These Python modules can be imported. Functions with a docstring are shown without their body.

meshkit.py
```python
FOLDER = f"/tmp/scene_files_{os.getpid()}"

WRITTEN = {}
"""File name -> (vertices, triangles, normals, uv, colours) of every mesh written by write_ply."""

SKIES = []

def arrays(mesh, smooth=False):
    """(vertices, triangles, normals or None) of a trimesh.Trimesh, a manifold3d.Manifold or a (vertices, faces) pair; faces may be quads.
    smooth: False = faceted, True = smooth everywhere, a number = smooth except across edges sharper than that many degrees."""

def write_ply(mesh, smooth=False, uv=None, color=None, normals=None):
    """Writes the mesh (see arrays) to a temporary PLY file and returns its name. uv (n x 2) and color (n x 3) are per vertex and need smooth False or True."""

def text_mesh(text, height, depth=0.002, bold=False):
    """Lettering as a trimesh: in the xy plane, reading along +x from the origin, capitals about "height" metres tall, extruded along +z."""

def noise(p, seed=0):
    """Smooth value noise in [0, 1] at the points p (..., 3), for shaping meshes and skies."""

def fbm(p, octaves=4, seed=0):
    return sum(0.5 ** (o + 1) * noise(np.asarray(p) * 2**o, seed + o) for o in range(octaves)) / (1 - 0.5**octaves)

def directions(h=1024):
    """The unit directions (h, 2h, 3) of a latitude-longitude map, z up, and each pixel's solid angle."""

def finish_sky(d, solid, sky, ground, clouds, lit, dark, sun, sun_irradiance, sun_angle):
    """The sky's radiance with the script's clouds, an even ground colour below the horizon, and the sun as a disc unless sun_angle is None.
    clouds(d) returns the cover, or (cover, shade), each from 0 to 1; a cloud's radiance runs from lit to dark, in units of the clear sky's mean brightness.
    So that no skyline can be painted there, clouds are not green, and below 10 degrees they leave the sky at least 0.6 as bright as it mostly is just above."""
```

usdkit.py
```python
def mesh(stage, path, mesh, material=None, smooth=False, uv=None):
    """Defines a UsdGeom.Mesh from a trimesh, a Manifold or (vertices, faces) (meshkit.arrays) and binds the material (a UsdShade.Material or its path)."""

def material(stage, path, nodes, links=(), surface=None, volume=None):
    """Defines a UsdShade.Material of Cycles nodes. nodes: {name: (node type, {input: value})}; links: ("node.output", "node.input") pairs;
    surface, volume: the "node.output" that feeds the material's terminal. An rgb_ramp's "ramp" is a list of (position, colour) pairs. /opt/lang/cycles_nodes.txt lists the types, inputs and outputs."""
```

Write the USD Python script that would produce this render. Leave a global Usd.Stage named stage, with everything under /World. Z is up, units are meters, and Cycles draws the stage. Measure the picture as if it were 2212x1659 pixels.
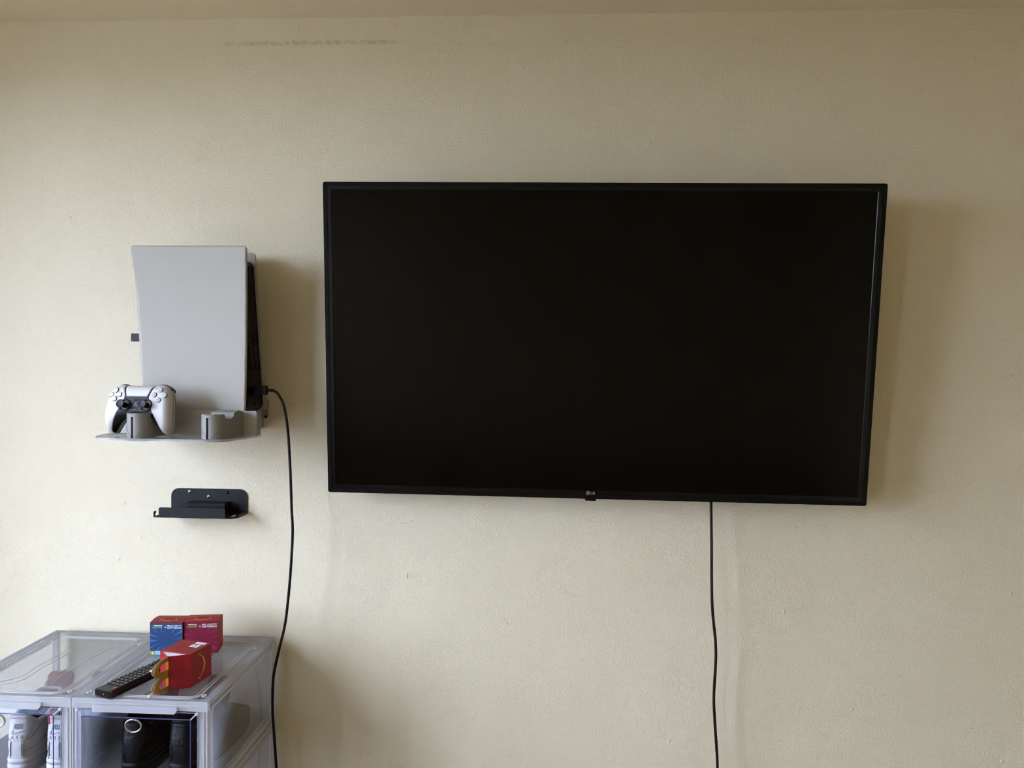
import math, random
import numpy as np, trimesh, shapely, usdkit, meshkit
from shapely.geometry import Polygon, Point, LineString, box as rect
from shapely import affinity
from scipy.spatial import Delaunay
from pxr import Usd, UsdGeom, UsdLux, UsdShade, Gf, Sdf

random.seed(7)
rng = np.random.default_rng(7)
stage = Usd.Stage.CreateInMemory()
UsdGeom.SetStageUpAxis(stage, UsdGeom.Tokens.z)
UsdGeom.SetStageMetersPerUnit(stage, 1.0)
UsdGeom.Xform.Define(stage, '/World')

# ---------------------------------------------------------------- camera, light, exposure
EYE = (0.0, -1.87, 1.52)
YAW, PITCH, ROLL = 0.0537, 0.02359, 0.01056
fw = np.array([-math.sin(YAW) * math.cos(PITCH), math.cos(YAW) * math.cos(PITCH), -math.sin(PITCH)])
rt = np.array([math.cos(YAW), math.sin(YAW), 0.0])
up = np.cross(rt, fw)
rt, up = math.cos(ROLL) * rt + math.sin(ROLL) * up, -math.sin(ROLL) * rt + math.cos(ROLL) * up
cam = UsdGeom.Camera.Define(stage, '/World/camera')
cam.CreateHorizontalApertureAttr(36.0)
cam.CreateVerticalApertureAttr(27.0)
cam.CreateFocalLengthAttr(36.0 * 1660 / 2212)
cam.CreateClippingRangeAttr(Gf.Vec2f(0.05, 500))
cam.CreateExposureAttr(-1.46)
cam.AddTransformOp().Set(Gf.Matrix4d(*rt, 0, *up, 0, *(-fw), 0, *EYE, 1))

dome = UsdLux.DomeLight.Define(stage, '/World/sky')          # even overcast daylight outside the window
dome.CreateColorAttr(Gf.Vec3f(0.80, 0.92, 1.25))
dome.CreateIntensityAttr(16.0)

WINS = [(-2.10, -0.57, 0.5, 2.25), (-3.75, -3.20, 0.5, 2.25)]     # (y0, y1, z0, z1) of the two window openings in the left wall
FLOOR = 0.0325
X0, X1, Y1, ZC = -1.9, 1.9, -4.0, 2.3655                   # room: left, right, wall behind the camera, ceiling

# ---------------------------------------------------------------- helpers
def M(name, nodes, links, surface='p.BSDF'):
    return usdkit.material(stage, '/World/Looks/' + name, nodes, links, surface=surface)

def plain(name, color, rough=0.5, spec=0.5, bump=None, metallic=0.0, **kw):
    n = {'p': ('principled_bsdf', dict(base_color=color, roughness=rough, specular_ior_level=spec, metallic=metallic, **kw))}
    l = []
    if bump:
        n['t'] = ('texture_coordinate', {})
        n['n'] = ('noise_texture', dict(scale=bump[0], detail=2.0))
        n['b'] = ('bump', dict(strength=bump[2] if len(bump) > 2 else 1.0, distance=bump[1]))
        l = [('t.object', 'n.vector'), ('n.fac', 'b.height'), ('b.normal', 'p.normal')]
    return M(name, n, l)

used = {}
def path_for(parent, name):
    k = (str(parent), name)
    used[k] = used.get(k, 0) + 1
    return f'{parent}/{name}' + (f'_{used[k]-1:03d}' if used[k] > 1 else '')

def say(prim, label=None, cat=None, group=None, kind=None):
    for k, v in (('label', label), ('category', cat), ('group', group), ('kind', kind)):
        if v:
            prim.SetCustomDataByKey(k, v)

def thing(name, label, cat, loc=(0, 0, 0), rot=None, group=None):
    p = path_for('/World', name)
    x = UsdGeom.Xform.Define(stage, p)
    if rot is None:
        x.AddTranslateOp().Set(Gf.Vec3d(*loc))
    else:
        m = np.eye(4); m[:3, :3] = rot; m[:3, 3] = loc
        x.AddTransformOp().Set(Gf.Matrix4d(*m.T.ravel()))
    say(x.GetPrim(), label, cat, group)
    return p

def part(parent, name, mesh, mat, smooth=30, label=None, kind=None):
    p = path_for(parent, name)
    if isinstance(mesh, (list, tuple)) and len(mesh) and isinstance(mesh[0], trimesh.Trimesh):
        mesh = trimesh.util.concatenate(list(mesh))
    m = usdkit.mesh(stage, p, mesh, mat, smooth=smooth)
    say(m.GetPrim(), label, kind=kind)
    return p

def rotm(ax, deg):
    a = math.radians(deg)
    return trimesh.transformations.rotation_matrix(a, {'x': (1, 0, 0), 'y': (0, 1, 0), 'z': (0, 0, 1)}[ax])[:3, :3]

def tf(m, R=None, t=(0, 0, 0)):
    m = m.copy(); T = np.eye(4)
    if R is not None: T[:3, :3] = R
    T[:3, 3] = t
    m.apply_transform(T)
    return m

def bx(x0, x1, y0, y1, z0, z1):
    m = trimesh.creation.box((abs(x1 - x0), abs(y1 - y0), abs(z1 - z0)))
    m.apply_translation(((x0 + x1) / 2, (y0 + y1) / 2, (z0 + z1) / 2))
    return m

def rbx(x0, x1, y0, y1, z0, z1, c=0.001):
    """box with chamfered edges"""
    P = []
    for sx, X in ((1, x0), (-1, x1)):
        for sy, Y in ((1, y0), (-1, y1)):
            for sz, Z in ((1, z0), (-1, z1)):
                P += [(X + sx * c, Y + sy * c, Z), (X + sx * c, Y, Z + sz * c), (X, Y + sy * c, Z + sz * c)]
    return trimesh.convex.convex_hull(np.array(P))

def rrect(x0, y0, x1, y1, r, n=6):
    return rect(x0 + r, y0 + r, x1 - r, y1 - r).buffer(r, quad_segs=n)

def ext(poly, h, plane='xy', at=0.0):
    """polygon extruded by h; plane xz: polygon (x,z) extruded along +y from at; yz: (y,z) along +x"""
    gs = getattr(poly, 'geoms', [poly])
    m = trimesh.util.concatenate([trimesh.creation.extrude_polygon(g, h, engine='earcut') for g in gs])
    if plane == 'xz':
        m.apply_transform(np.array([[1, 0, 0, 0], [0, 0, -1, 0], [0, 1, 0, 0], [0, 0, 0, 1.0]]))
        m.apply_translation((0, at + h, 0))
    elif plane == 'yz':
        m.apply_transform(np.array([[0, 0, 1, 0], [1, 0, 0, 0], [0, 1, 0, 0], [0, 0, 0, 1.0]]))
        m.apply_translation((at, 0, 0))
    else:
        m.apply_translation((0, 0, at))
    return m

def slab(poly, top, bot, step=0.003, edge=None, rings=(), extra=None):
    """closed slab over a polygon in (u,v): w runs from bot(u,v) to top(u,v)"""
    edge = edge or step * 0.7
    poly = poly.segmentize(edge)
    loops = [np.array(poly.exterior.coords)[:-1]] + [np.array(r.coords)[:-1] for r in poly.interiors]
    B = np.vstack(loops)
    x0, y0, x1, y1 = poly.bounds
    gx, gy = np.meshgrid(np.arange(x0, x1, step), np.arange(y0, y1, step))
    gx[::2] += step / 2
    G = np.stack([gx.ravel(), gy.ravel()], 1)
    inner = poly.buffer(-edge * 0.6)
    G = G[shapely.contains_xy(inner, G[:, 0], G[:, 1])]
    more = []
    for r_ in rings:                                             # rows of points that follow the outline, for rounded edges
        q = poly.buffer(-r_)
        for g_ in getattr(q, 'geoms', [q]):
            more.append(np.array(g_.exterior.segmentize(edge * 1.5).coords)[:-1])
    if extra is not None:
        e_ = np.asarray(extra, float)
        more.append(e_[shapely.contains_xy(poly.buffer(-edge * .3), e_[:, 0], e_[:, 1])])
    if rings:
        keep = poly.buffer(-max(rings) - edge * .8)
        G = G[shapely.contains_xy(keep, G[:, 0], G[:, 1])]
    P = np.vstack([B, G] + more)
    P = P[np.unique(np.round(P, 6), axis=0, return_index=True)[1]] if more else P
    T = Delaunay(P).simplices
    c = P[T].mean(1)
    T = T[shapely.contains_xy(poly, c[:, 0], c[:, 1])]
    a, b, d = P[T[:, 0]], P[T[:, 1]], P[T[:, 2]]
    ar = (b[:, 0] - a[:, 0]) * (d[:, 1] - a[:, 1]) - (b[:, 1] - a[:, 1]) * (d[:, 0] - a[:, 0])
    T = T[np.abs(ar) > 1e-14]; ar = ar[np.abs(ar) > 1e-14]
    T[ar < 0] = T[ar < 0][:, ::-1]
    n = len(P)
    V = np.vstack([np.column_stack([P, top(P[:, 0], P[:, 1])]), np.column_stack([P, bot(P[:, 0], P[:, 1])])])
    E = np.vstack([T[:, [0, 1]], T[:, [1, 2]], T[:, [2, 0]]])
    key = np.sort(E, 1)
    _, idx, cnt = np.unique(key, axis=0, return_index=True, return_counts=True)
    E = E[idx[cnt == 1]]
    F = np.vstack([T, T[:, ::-1] + n, np.column_stack([E[:, 1], E[:, 0], E[:, 0] + n]), np.column_stack([E[:, 1], E[:, 0] + n, E[:, 1] + n])])
    return trimesh.Trimesh(V, F, process=False)

def smooth_line(P, n=8):
    """Catmull-Rom through the points"""
    P = np.array(P, float)
    Q = np.vstack([2 * P[0] - P[1], P, 2 * P[-1] - P[-2]])
    out = []
    for i in range(1, len(Q) - 2):
        for t in np.linspace(0, 1, n, endpoint=False):
            a, b, c, d = Q[i - 1:i + 3]
            out.append(0.5 * (2 * b + (c - a) * t + (2 * a - 5 * b + 4 * c - d) * t * t + (3 * b - a - 3 * c + d) * t ** 3))
    return np.array(out + [P[-1]])

def tube(P, r, n=10, closed=False):
    P = np.array(P, float)
    m = len(P)
    R = np.broadcast_to(np.asarray(r, float), (m,))
    T = np.gradient(P, axis=0) if not closed else np.roll(P, -1, 0) - np.roll(P, 1, 0)
    T /= np.linalg.norm(T, axis=1, keepdims=True)
    u = np.cross(T[0], (0.31, 0.27, 0.91)); u /= np.linalg.norm(u)
    V = []
    for i in range(m):
        u = u - T[i] * (u @ T[i]); u /= np.linalg.norm(u)
        w = np.cross(T[i], u)
        for k in range(n):
            a = 2 * math.pi * k / n
            V.append(P[i] + R[i] * (math.cos(a) * u + math.sin(a) * w))
    F = []
    for i in range(m if closed else m - 1):
        j = (i + 1) % m
        for k in range(n):
            l = (k + 1) % n
            F += [(i * n + k, i * n + l, j * n + l), (i * n + k, j * n + l, j * n + k)]
    if not closed:
        V += [P[0], P[-1]]
        for k in range(n):
            l = (k + 1) % n
            F += [(m * n, l, k), (m * n + 1, (m - 1) * n + k, (m - 1) * n + l)]
    return trimesh.Trimesh(np.array(V), np.array(F), process=False)

def disc(r, h, n=28, c=0.0):
    """cylinder along z from 0 to h with its upper edge chamfered"""
    prof = [(0, 0), (r, 0), (r, h - c), (r - c, h), (0, h)] if c else [(0, 0), (r, 0), (r, h), (0, h)]
    return trimesh.creation.revolve(np.array(prof), sections=n)

FRONT = np.array([[1, 0, 0], [0, 0, -1], [0, 1, 0]], float)     # local (u,v,w) -> (x, z up, w towards the viewer -y)

def front(m, t=(0, 0, 0)):
    return tf(m, FRONT, t)

def words(txt, h, depth=0.0004, bold=False, center=True):
    m = meshkit.text_mesh(txt, h, depth, bold)
    if center:
        m.apply_translation((-m.bounds[:, 0].mean(), 0, 0))
    return m

# ---------------------------------------------------------------- materials
def wall_paint():
    n = {
        'g': ('geometry', {}), 's': ('separate_xyz', {}),
        'n1': ('noise_texture', dict(scale=210.0, detail=2.0, roughness=0.5)),
        'n2': ('noise_texture', dict(scale=40.0, detail=3.0)),
        'ad': ('math', dict(math_type='multiply_add', value2=0.12)),
        'vo': ('voronoi_texture', dict(scale=16.0, randomness=1.0)),
        'nib': ('map_range', dict(from_min=0.0, from_max=0.09, to_min=1.6, to_max=0.0, clamp=True)),
        'gate': ('noise_texture', dict(scale=4.0, detail=1.0)),
        'gt': ('map_range', dict(from_min=0.56, from_max=0.6, to_min=0.0, to_max=1.0, clamp=True)),
        'nb': ('math', dict(math_type='multiply')),
        'ht': ('math', dict(math_type='add')),
        'b': ('bump', dict(strength=1.0, distance=0.0012)),
        # grimy tape mark under the ceiling
        'zx': ('map_range', dict(range_type='smoothstep', from_min=2.2970, from_max=2.3020, to_min=0, to_max=1, clamp=True)),
        'zy': ('map_range', dict(range_type='smoothstep', from_min=2.3075, from_max=2.3130, to_min=1, to_max=0, clamp=True)),
        'xa': ('map_range', dict(range_type='smoothstep', from_min=-0.84, from_max=-0.80, to_min=0, to_max=1, clamp=True)),
        'xb': ('map_range', dict(range_type='smoothstep', from_min=-0.42, from_max=-0.36, to_min=1, to_max=0, clamp=True)),
        'm1': ('math', dict(math_type='multiply')), 'm2': ('math', dict(math_type='multiply')), 'm3': ('math', dict(math_type='multiply')),
        'sn': ('noise_texture', dict(scale=70.0, detail=4.0)),
        'sr': ('map_range', dict(from_min=0.40, from_max=0.66, to_min=0.12, to_max=0.75, clamp=True)),
        'm4': ('math', dict(math_type='multiply')),
        # faint blotches in the paint
        'bl': ('noise_texture', dict(scale=3.0, detail=3.0)),
        'br': ('rgb_ramp', dict(ramp=[(0.3, (0.745, 0.670, 0.475)), (0.7, (0.775, 0.700, 0.505))])),
        # thin curved scratch low on the wall
        'ds': ('vector_math', dict(math_type='distance', vector2=(0.18, 0.0, 1.13))),
        'rr': ('math', dict(math_type='compare', value2=0.374, value3=0.0011)),
        'sx': ('math', dict(math_type='compare', value2=-0.185, value3=0.085)),
        'sz': ('math', dict(math_type='less_than', value2=0.9)),
        'k1': ('math', dict(math_type='multiply')), 'k2': ('math', dict(math_type='multiply')), 'k3': ('math', dict(math_type='multiply')),
        'kn': ('noise_texture', dict(scale=60.0)),
        'kr': ('map_range', dict(from_min=0.45, from_max=0.6, to_min=0.0, to_max=0.7, clamp=True)),
        'mx': ('mix_color', dict(blend_type='mix', b=(0.50, 0.43, 0.32))),
        'my': ('mix_color', dict(blend_type='mix', b=(0.36, 0.32, 0.24))),
        'p': ('principled_bsdf', dict(roughness=0.55, specular_ior_level=0.35)),
    }
    l = [('g.position', 's.vector'), ('g.position', 'n1.vector'), ('g.position', 'n2.vector'), ('n2.fac', 'ad.value1'), ('n1.fac', 'ad.value3'),
         ('g.position', 'vo.vector'), ('vo.distance', 'nib.value'), ('g.position', 'gate.vector'), ('gate.fac', 'gt.value'), ('nib.result', 'nb.value1'), ('gt.result', 'nb.value2'),
         ('ad.value', 'ht.value1'), ('nb.value', 'ht.value2'), ('ht.value', 'b.height'), ('b.normal', 'p.normal'),
         ('s.z', 'zx.value'), ('s.z', 'zy.value'), ('s.x', 'xa.value'), ('s.x', 'xb.value'), ('zx.result', 'm1.value1'), ('zy.result', 'm1.value2'),
         ('xa.result', 'm2.value1'), ('xb.result', 'm2.value2'), ('m1.value', 'm3.value1'), ('m2.value', 'm3.value2'), ('g.position', 'sn.vector'), ('sn.fac', 'sr.value'),
         ('m3.value', 'm4.value1'), ('sr.result', 'm4.value2'), ('g.position', 'bl.vector'), ('bl.fac', 'br.fac'),
         ('br.color', 'mx.a'), ('m4.value', 'mx.fac'),
         ('g.position', 'ds.vector1'), ('ds.value', 'rr.value1'), ('s.x', 'sx.value1'), ('s.z', 'sz.value1'), ('rr.value', 'k1.value1'), ('sx.value', 'k1.value2'),
         ('k1.value', 'k2.value1'), ('sz.value', 'k2.value2'), ('g.position', 'kn.vector'), ('kn.fac', 'kr.value'), ('k2.value', 'k3.value1'), ('kr.result', 'k3.value2'),
         ('mx.result', 'my.a'), ('k3.value', 'my.fac'), ('my.result', 'p.base_color')]
    return M('wall_paint', n, l)

paint = wall_paint()
side_paint = plain('side_paint', (0.88, 0.75, 0.46), 0.6, 0.3, bump=(200, 0.0005))
far_paint = plain('far_paint', (0.85, 0.71, 0.43), 0.6, 0.3)
ceiling_paint = plain('ceiling_paint', (0.86, 0.76, 0.55), 0.8, 0.2, bump=(160, 0.0005))
white_trim = plain('white_trim', (0.8, 0.8, 0.78), 0.4)
def schlick():                                                   # reflection that is the same from both sides of a thin wall
    return ({'lw': ('layer_weight', dict(blend=0.5)), 'pw': ('math', dict(math_type='power', value2=4.0)), 'f': ('math', dict(math_type='multiply_add', value2=0.85, value3=0.04))},
            [('lw.facing', 'pw.value1'), ('pw.value', 'f.value1')])
pane_glass = M('pane_glass', {**schlick()[0], 't': ('transparent_bsdf', dict(color=(0.97, 0.98, 0.98))), 'g': ('glossy_bsdf', dict(roughness=0.02, color=(1, 1, 1))), 'm': ('mix_closure', {})},
               [*schlick()[1], ('f.value', 'm.fac'), ('t.BSDF', 'm.closure1'), ('g.BSDF', 'm.closure2')], 'm.closure')
floor_wood = M('floor_wood', {'g': ('geometry', {}), 'm': ('mapping', dict(scale=(1, 8, 1))), 'n': ('noise_texture', dict(scale=3.0, detail=5.0)),
                              'r': ('rgb_ramp', dict(ramp=[(0.3, (0.16, 0.10, 0.05)), (0.7, (0.24, 0.15, 0.08))])), 'p': ('principled_bsdf', dict(roughness=0.45))},
               [('g.position', 'm.vector'), ('m.vector', 'n.vector'), ('n.fac', 'r.fac'), ('r.color', 'p.base_color')])
lawn = plain('lawn', (0.17, 0.16, 0.14), 0.9)

# ---------------------------------------------------------------- the room
def struct(name, mesh, mat, smooth=False):
    p = part('/World', name, mesh, mat, smooth)
    say(stage.GetPrimAtPath(p), kind='structure')
    return p

T = 0.12
struct('wall_back', bx(X0 - T, X1 + T, 0, T, 0, ZC), paint)
nibs = []                                                        # dried paint drips and filler specks standing proud of the wall
for nx, nz, na, nb in ((.42, 2.302, .0075, .0022), (.462, 2.297, .0018, .0045), (.505, 2.304, .0060, .0030), (.528, 2.301, .0050, .0018), (.665, 2.308, .0060, .0022), (.695, 2.306, .0050, .0026), (.848, 2.303, .0030, .0060), (1.03, 2.316, .0080, .0022),
                       (-.300, 2.298, .0060, .0020), (-.235, 2.297, .0050, .0022), (-.160, 2.299, .0070, .0020), (.02, 2.303, .0050, .0018), (.16, 2.300, .0060, .0018), (-.80, 2.345, .0060, .0018), (-.77, 2.344, .0040, .0018), (-.395, 2.346, .0022, .0030),
                       (-.675, 2.107, .0018, .0040), (-.56, 2.045, .0035, .0020), (.56, .935, .0035, .0050), (.525, .98, .0022, .0040), (-.36, 1.13, .0100, .0012), (-.345, 1.136, .0035, .0016), (.585, 1.14, .0020, .0030), (-.355, 1.0, .0012, .0090)):
    e_ = trimesh.creation.icosphere(2, 1.0); e_.vertices *= (.6 + .8 * meshkit.noise(e_.vertices * 1.7 + nx * 50))[:, None]; e_.apply_scale((na, .0011, nb)); e_.apply_translation((nx, 0, nz)); nibs.append(e_)
part('/World/wall_back', 'paint_speck', nibs, paint, True, kind='stuff')
segs, ya = [], 0.0
for (a0, a1, c0, c1) in WINS:
    segs += [bx(X0 - T, X0, a1, ya, 0, ZC), bx(X0 - T, X0, a0, a1, 0, c0), bx(X0 - T, X0, a0, a1, c1, ZC)]
    ya = a0
segs.append(bx(X0 - T, X0, Y1, ya, 0, ZC))
struct('wall_left', segs, side_paint)
struct('wall_right', bx(X1, X1 + T, Y1, 0, 0, ZC), side_paint)
struct('wall_front', bx(X0 - T, X1 + T, Y1 - T, Y1, 0, ZC), far_paint)
struct('ceiling', bx(X0 - T, X1 + T, Y1 - T, T, ZC, ZC + T), ceiling_paint)
struct('floor', bx(X0 - T, X1 + T, Y1 - T, T, -T, FLOOR), floor_wood)
struct('ground', bx(-60, 60, -60, 60, -0.7, -0.5), lawn)
xw = X0 - 0.07
for k, (wy0, wy1, wz0, wz1) in enumerate(WINS, 1):
    wp = f'/World/window_{k}'
    say(UsdGeom.Xform.Define(stage, wp).GetPrim(), kind='structure')
    part(wp, 'frame', [bx(xw - .025, xw + .025, wy0, wy0 + .04, wz0, wz1), bx(xw - .025, xw + .025, wy1 - .04, wy1, wz0, wz1),
          bx(xw - .025, xw + .025, wy0, wy1, wz0, wz0 + .04), bx(xw - .025, xw + .025, wy0, wy1, wz1 - .04, wz1)], white_trim, False)
    part(wp, 'sill', bx(X0 - .02, X0 + .03, wy0 - .03, wy1 + .03, wz0 - .025, wz0), white_trim, False)
    ym = (wy0 + wy1) / 2
    cuts = [wy0 + .04, wy1 - .04]
    if k == 1:
        part(wp, 'mullion', bx(xw - .025, xw + .025, ym - .04, ym + .04, wz0 + .04, wz1 - .04), white_trim, False)
        cuts = [wy0 + .04, ym - .04, ym + .04, wy1 - .04]
    for pa, pb in zip(cuts[::2], cuts[1::2]):
        part(wp, 'pane', bx(xw - .002, xw + .002, pa, pb, wz0 + .04, wz1 - .04), pane_glass, False)

# ---------------------------------------------------------------- television
black_gloss = plain('black_gloss', (0.003, 0.003, 0.003), 0.22, 0.2)
black_plastic = plain('black_plastic', (0.0026, 0.0024, 0.0022), 0.45, 0.10)
screen_black = plain('screen_black', (0.0014, 0.0011, 0.0007), 0.16, 0.10)
logo_silver = plain('logo_silver', (0.55, 0.55, 0.54), 0.35, metallic=0.6)
logo_grey = plain('logo_grey', (0.30, 0.30, 0.30), 0.4)
steel = plain('steel', (0.5, 0.5, 0.5), 0.35, metallic=1.0)
cord_black = plain('cord_black', (0.003, 0.003, 0.003), 0.4, 0.25)

TVR = rotm('z', -0.174) @ rotm('x', 5.42) @ rotm('y', 0.3466)
tv = thing('television', 'large black flat screen television hung on the cream wall, switched off', 'television', (0.0946, -0.1254, 1.57), TVR)
tw, th = 0.62, 0.3575
outer = rrect(-tw, -th, tw, th, 0.005, 4)
def ring(a, b):
    return rrect(-tw + a, -th + a, tw - a, th - a, max(0.005 - a, 0.0008), 4).difference(rect(-tw + b, -th + b, tw - b, th - b))
part(tv, 'bezel', [ext(ring(0.0, 0.0045), 0.036, 'xz', 0.001), ext(ring(0.0012, 0.009), 0.030, 'xz', 0.0)], black_plastic, 30)
part(tv, 'inner_border', [ext(rect(-tw + .009, -th + .009, tw - .009, th - .009).difference(rect(-tw + .0178, -th + .0178 + .002, tw - .0178, th - .0165)), 0.003, 'xz', 0.0016)], black_gloss, False)
edge_strip = trimesh.Trimesh([(x_, y_, z_) for z_ in (-th + .021, th - .018) for x_, y_ in ((tw - .0178, .0016), (tw - .0178, .0034), (tw - .0190, .0031))], [(0, 2, 1), (3, 4, 5), (0, 3, 5), (0, 5, 2), (2, 5, 4), (2, 4, 1), (1, 4, 3), (1, 3, 0)], process=False)
part(tv, 'screen_bevel', edge_strip, plain('bevel_gloss', (.006, .006, .006), .15, .35), False)
part(tv, 'screen', bx(-tw + .0178, tw - .0178, 0.0030, 0.006, -th + .0198, th - .0165), screen_black, False)
part(tv, 'back_cover', [rbx(-tw + .004, tw - .004, 0.012, 0.036, -th + .004, th - .004, .004), rbx(-.47, .47, .034, .062, -th + .03, .06, .012)], black_plastic, 30)
part(tv, 'sensor_bump', ext(Polygon([(-.0175, -th + .001), (-.0145, -th - .0055), (.0085, -th - .0055), (.0115, -th + .001)]), .012, 'xz', .004), black_plastic, False)
em = Point(0, 0).buffer(.0046, quad_segs=12)
part(tv, 'emblem', front(ext(em, .0006), (-.0097, .0002, -.3437)), logo_grey, False)
face = LineString([(0, .0026), (0, -.0014), (.0015, -.0014)]).buffer(.00035).union(
    LineString([(.0030 * math.cos(a), .0030 * math.sin(a)) for a in np.linspace(math.radians(60), math.radians(360), 20)] + [(.0012, 0)]).buffer(.00035)).union(Point(-.0014, .0012).buffer(.0005))
part(tv, 'emblem_mark', front(ext(face, .0004), (-.0097, -.0004, -.3437)), black_plastic, False)
part(tv, 'lettering', front(words('LG', .0058, .0006, True), (.0015, .0002, -.3465)), logo_silver, False)
# wall mount between the wall and the television, written in the television's own axes
iv = TVR.T
def to_tv(m):
    m = m.copy(); m.apply_translation((-.0946, .1254, -1.57)); T4 = np.eye(4); T4[:3, :3] = iv; m.apply_transform(T4); return m
part(tv, 'wall_mount', [to_tv(bx(-.12, .30, -.0115, -.0005, 1.42, 1.72)), to_tv(bx(-.09, .27, -.032, -.0115, 1.66, 1.70)), to_tv(bx(-.09, .27, -.03, -.0115, 1.44, 1.47)),
                        bx(-.17, -.14, .034, .05, -.16, .19), bx(.14, .17, .034, .05, -.16, .19), to_tv(bx(-.06, -.03, -.115, -.02, 1.60, 1.64)), to_tv(bx(.21, .24, -.115, -.02, 1.60, 1.64))], black_plastic, False)

pc = thing('power_cord', 'black power cord hanging from below the television down to the floor', 'cord', (.3732, -.05, FLOOR))
pts = smooth_line([(.3695, -.0500, 1.2425), (.3715, -.0535, 1.22), (.3735, -.060, 1.12), (.3762, -.066, .97), (.3880, -.06, .86), (.3862, -.055, .75), (.3905, -.05, .6835), (.3985, -.05, .574), (.402, -.048, .40), (.398, -.05, .2), (.40, -.06, FLOOR + .02), (.43, -.09, FLOOR + .004), (.55, -.12, FLOOR + .004)])
part(pc, 'cable', tf(tube(pts, .0033, 10), None, (-.3732, .05, -FLOOR)), cord_black, True)
# ---------------------------------------------------------------- console, its wall shelf and cable
white_shell = plain('white_shell', (0.43, 0.408, 0.345), 0.45, 0.4, bump=(900, 0.0001))
shelf_white = plain('shelf_white', (0.44, 0.42, 0.385), 0.5, 0.4, bump=(700, 0.0001))
shelf_grey = plain('shelf_grey', (0.34, 0.33, 0.30), 0.55)
body_black = plain('body_black', (0.0012, 0.0012, 0.0014), 0.4, 0.06)
def clear_plastic(name, haze, tint=(0.95, 0.96, 0.985), milk=(0.86, 0.88, 0.93), rough=0.06, noise=True):
    n = {**schlick()[0], 't': ('transparent_bsdf', dict(color=tint)), 'd': ('diffuse_bsdf', dict(color=milk)), 'tl': ('translucent_bsdf', dict(color=milk)),
         'dm': ('mix_closure', dict(fac=0.45)), 'g': ('glossy_bsdf', dict(roughness=rough, color=(1, 1, 1))), 'm1': ('mix_closure', dict(fac=haze)), 'm2': ('mix_closure', {})}
    l = [('d.BSDF', 'dm.closure1'), ('tl.BSDF', 'dm.closure2'), ('t.BSDF', 'm1.closure1'), ('dm.closure', 'm1.closure2'), *schlick()[1], ('f.value', 'm2.fac'), ('m1.closure', 'm2.closure1'), ('g.BSDF', 'm2.closure2')]
    return M(name, n, l, 'm2.closure')
acrylic = clear_plastic('acrylic', 0.02, rough=0.02)
acrylic_edge = clear_plastic('acrylic_edge', 0.42, rough=0.05)

CB = (-.83, -.10, 1.363)
def cw(m):
    return tf(m, None, (-CB[0], -CB[1], -CB[2]))
cs = thing('game_console', 'white upright game console with black spine standing on the wall shelf', 'game console', CB)
def prof(zs, xs, z):
    return np.interp(z, zs, xs)
LZ, LX = [1.36, 1.41, 1.50, 1.60, 1.70, 1.786], [-.9440, -.9455, -.9500, -.9555, -.9620, -.9670]
RZ, RX = [1.36, 1.41, 1.60, 1.70, 1.786], [-.7008, -.7004, -.6988, -.6982, -.6980]
zz = np.linspace(1.364, 1.786, 40)
pan = Polygon([(prof(LZ, LX, z), z) for z in zz] + [(prof(RZ, RX, z), z) for z in zz[::-1]])
pan = pan.buffer(-.008, quad_segs=8).buffer(.008, quad_segs=8)
def lip_w(z):
    return np.clip(.0095 * np.clip((1.765 - z) / .09, 0, 1) * np.clip((z - 1.30) / .2, .25, 1), .0005, 1)
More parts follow.
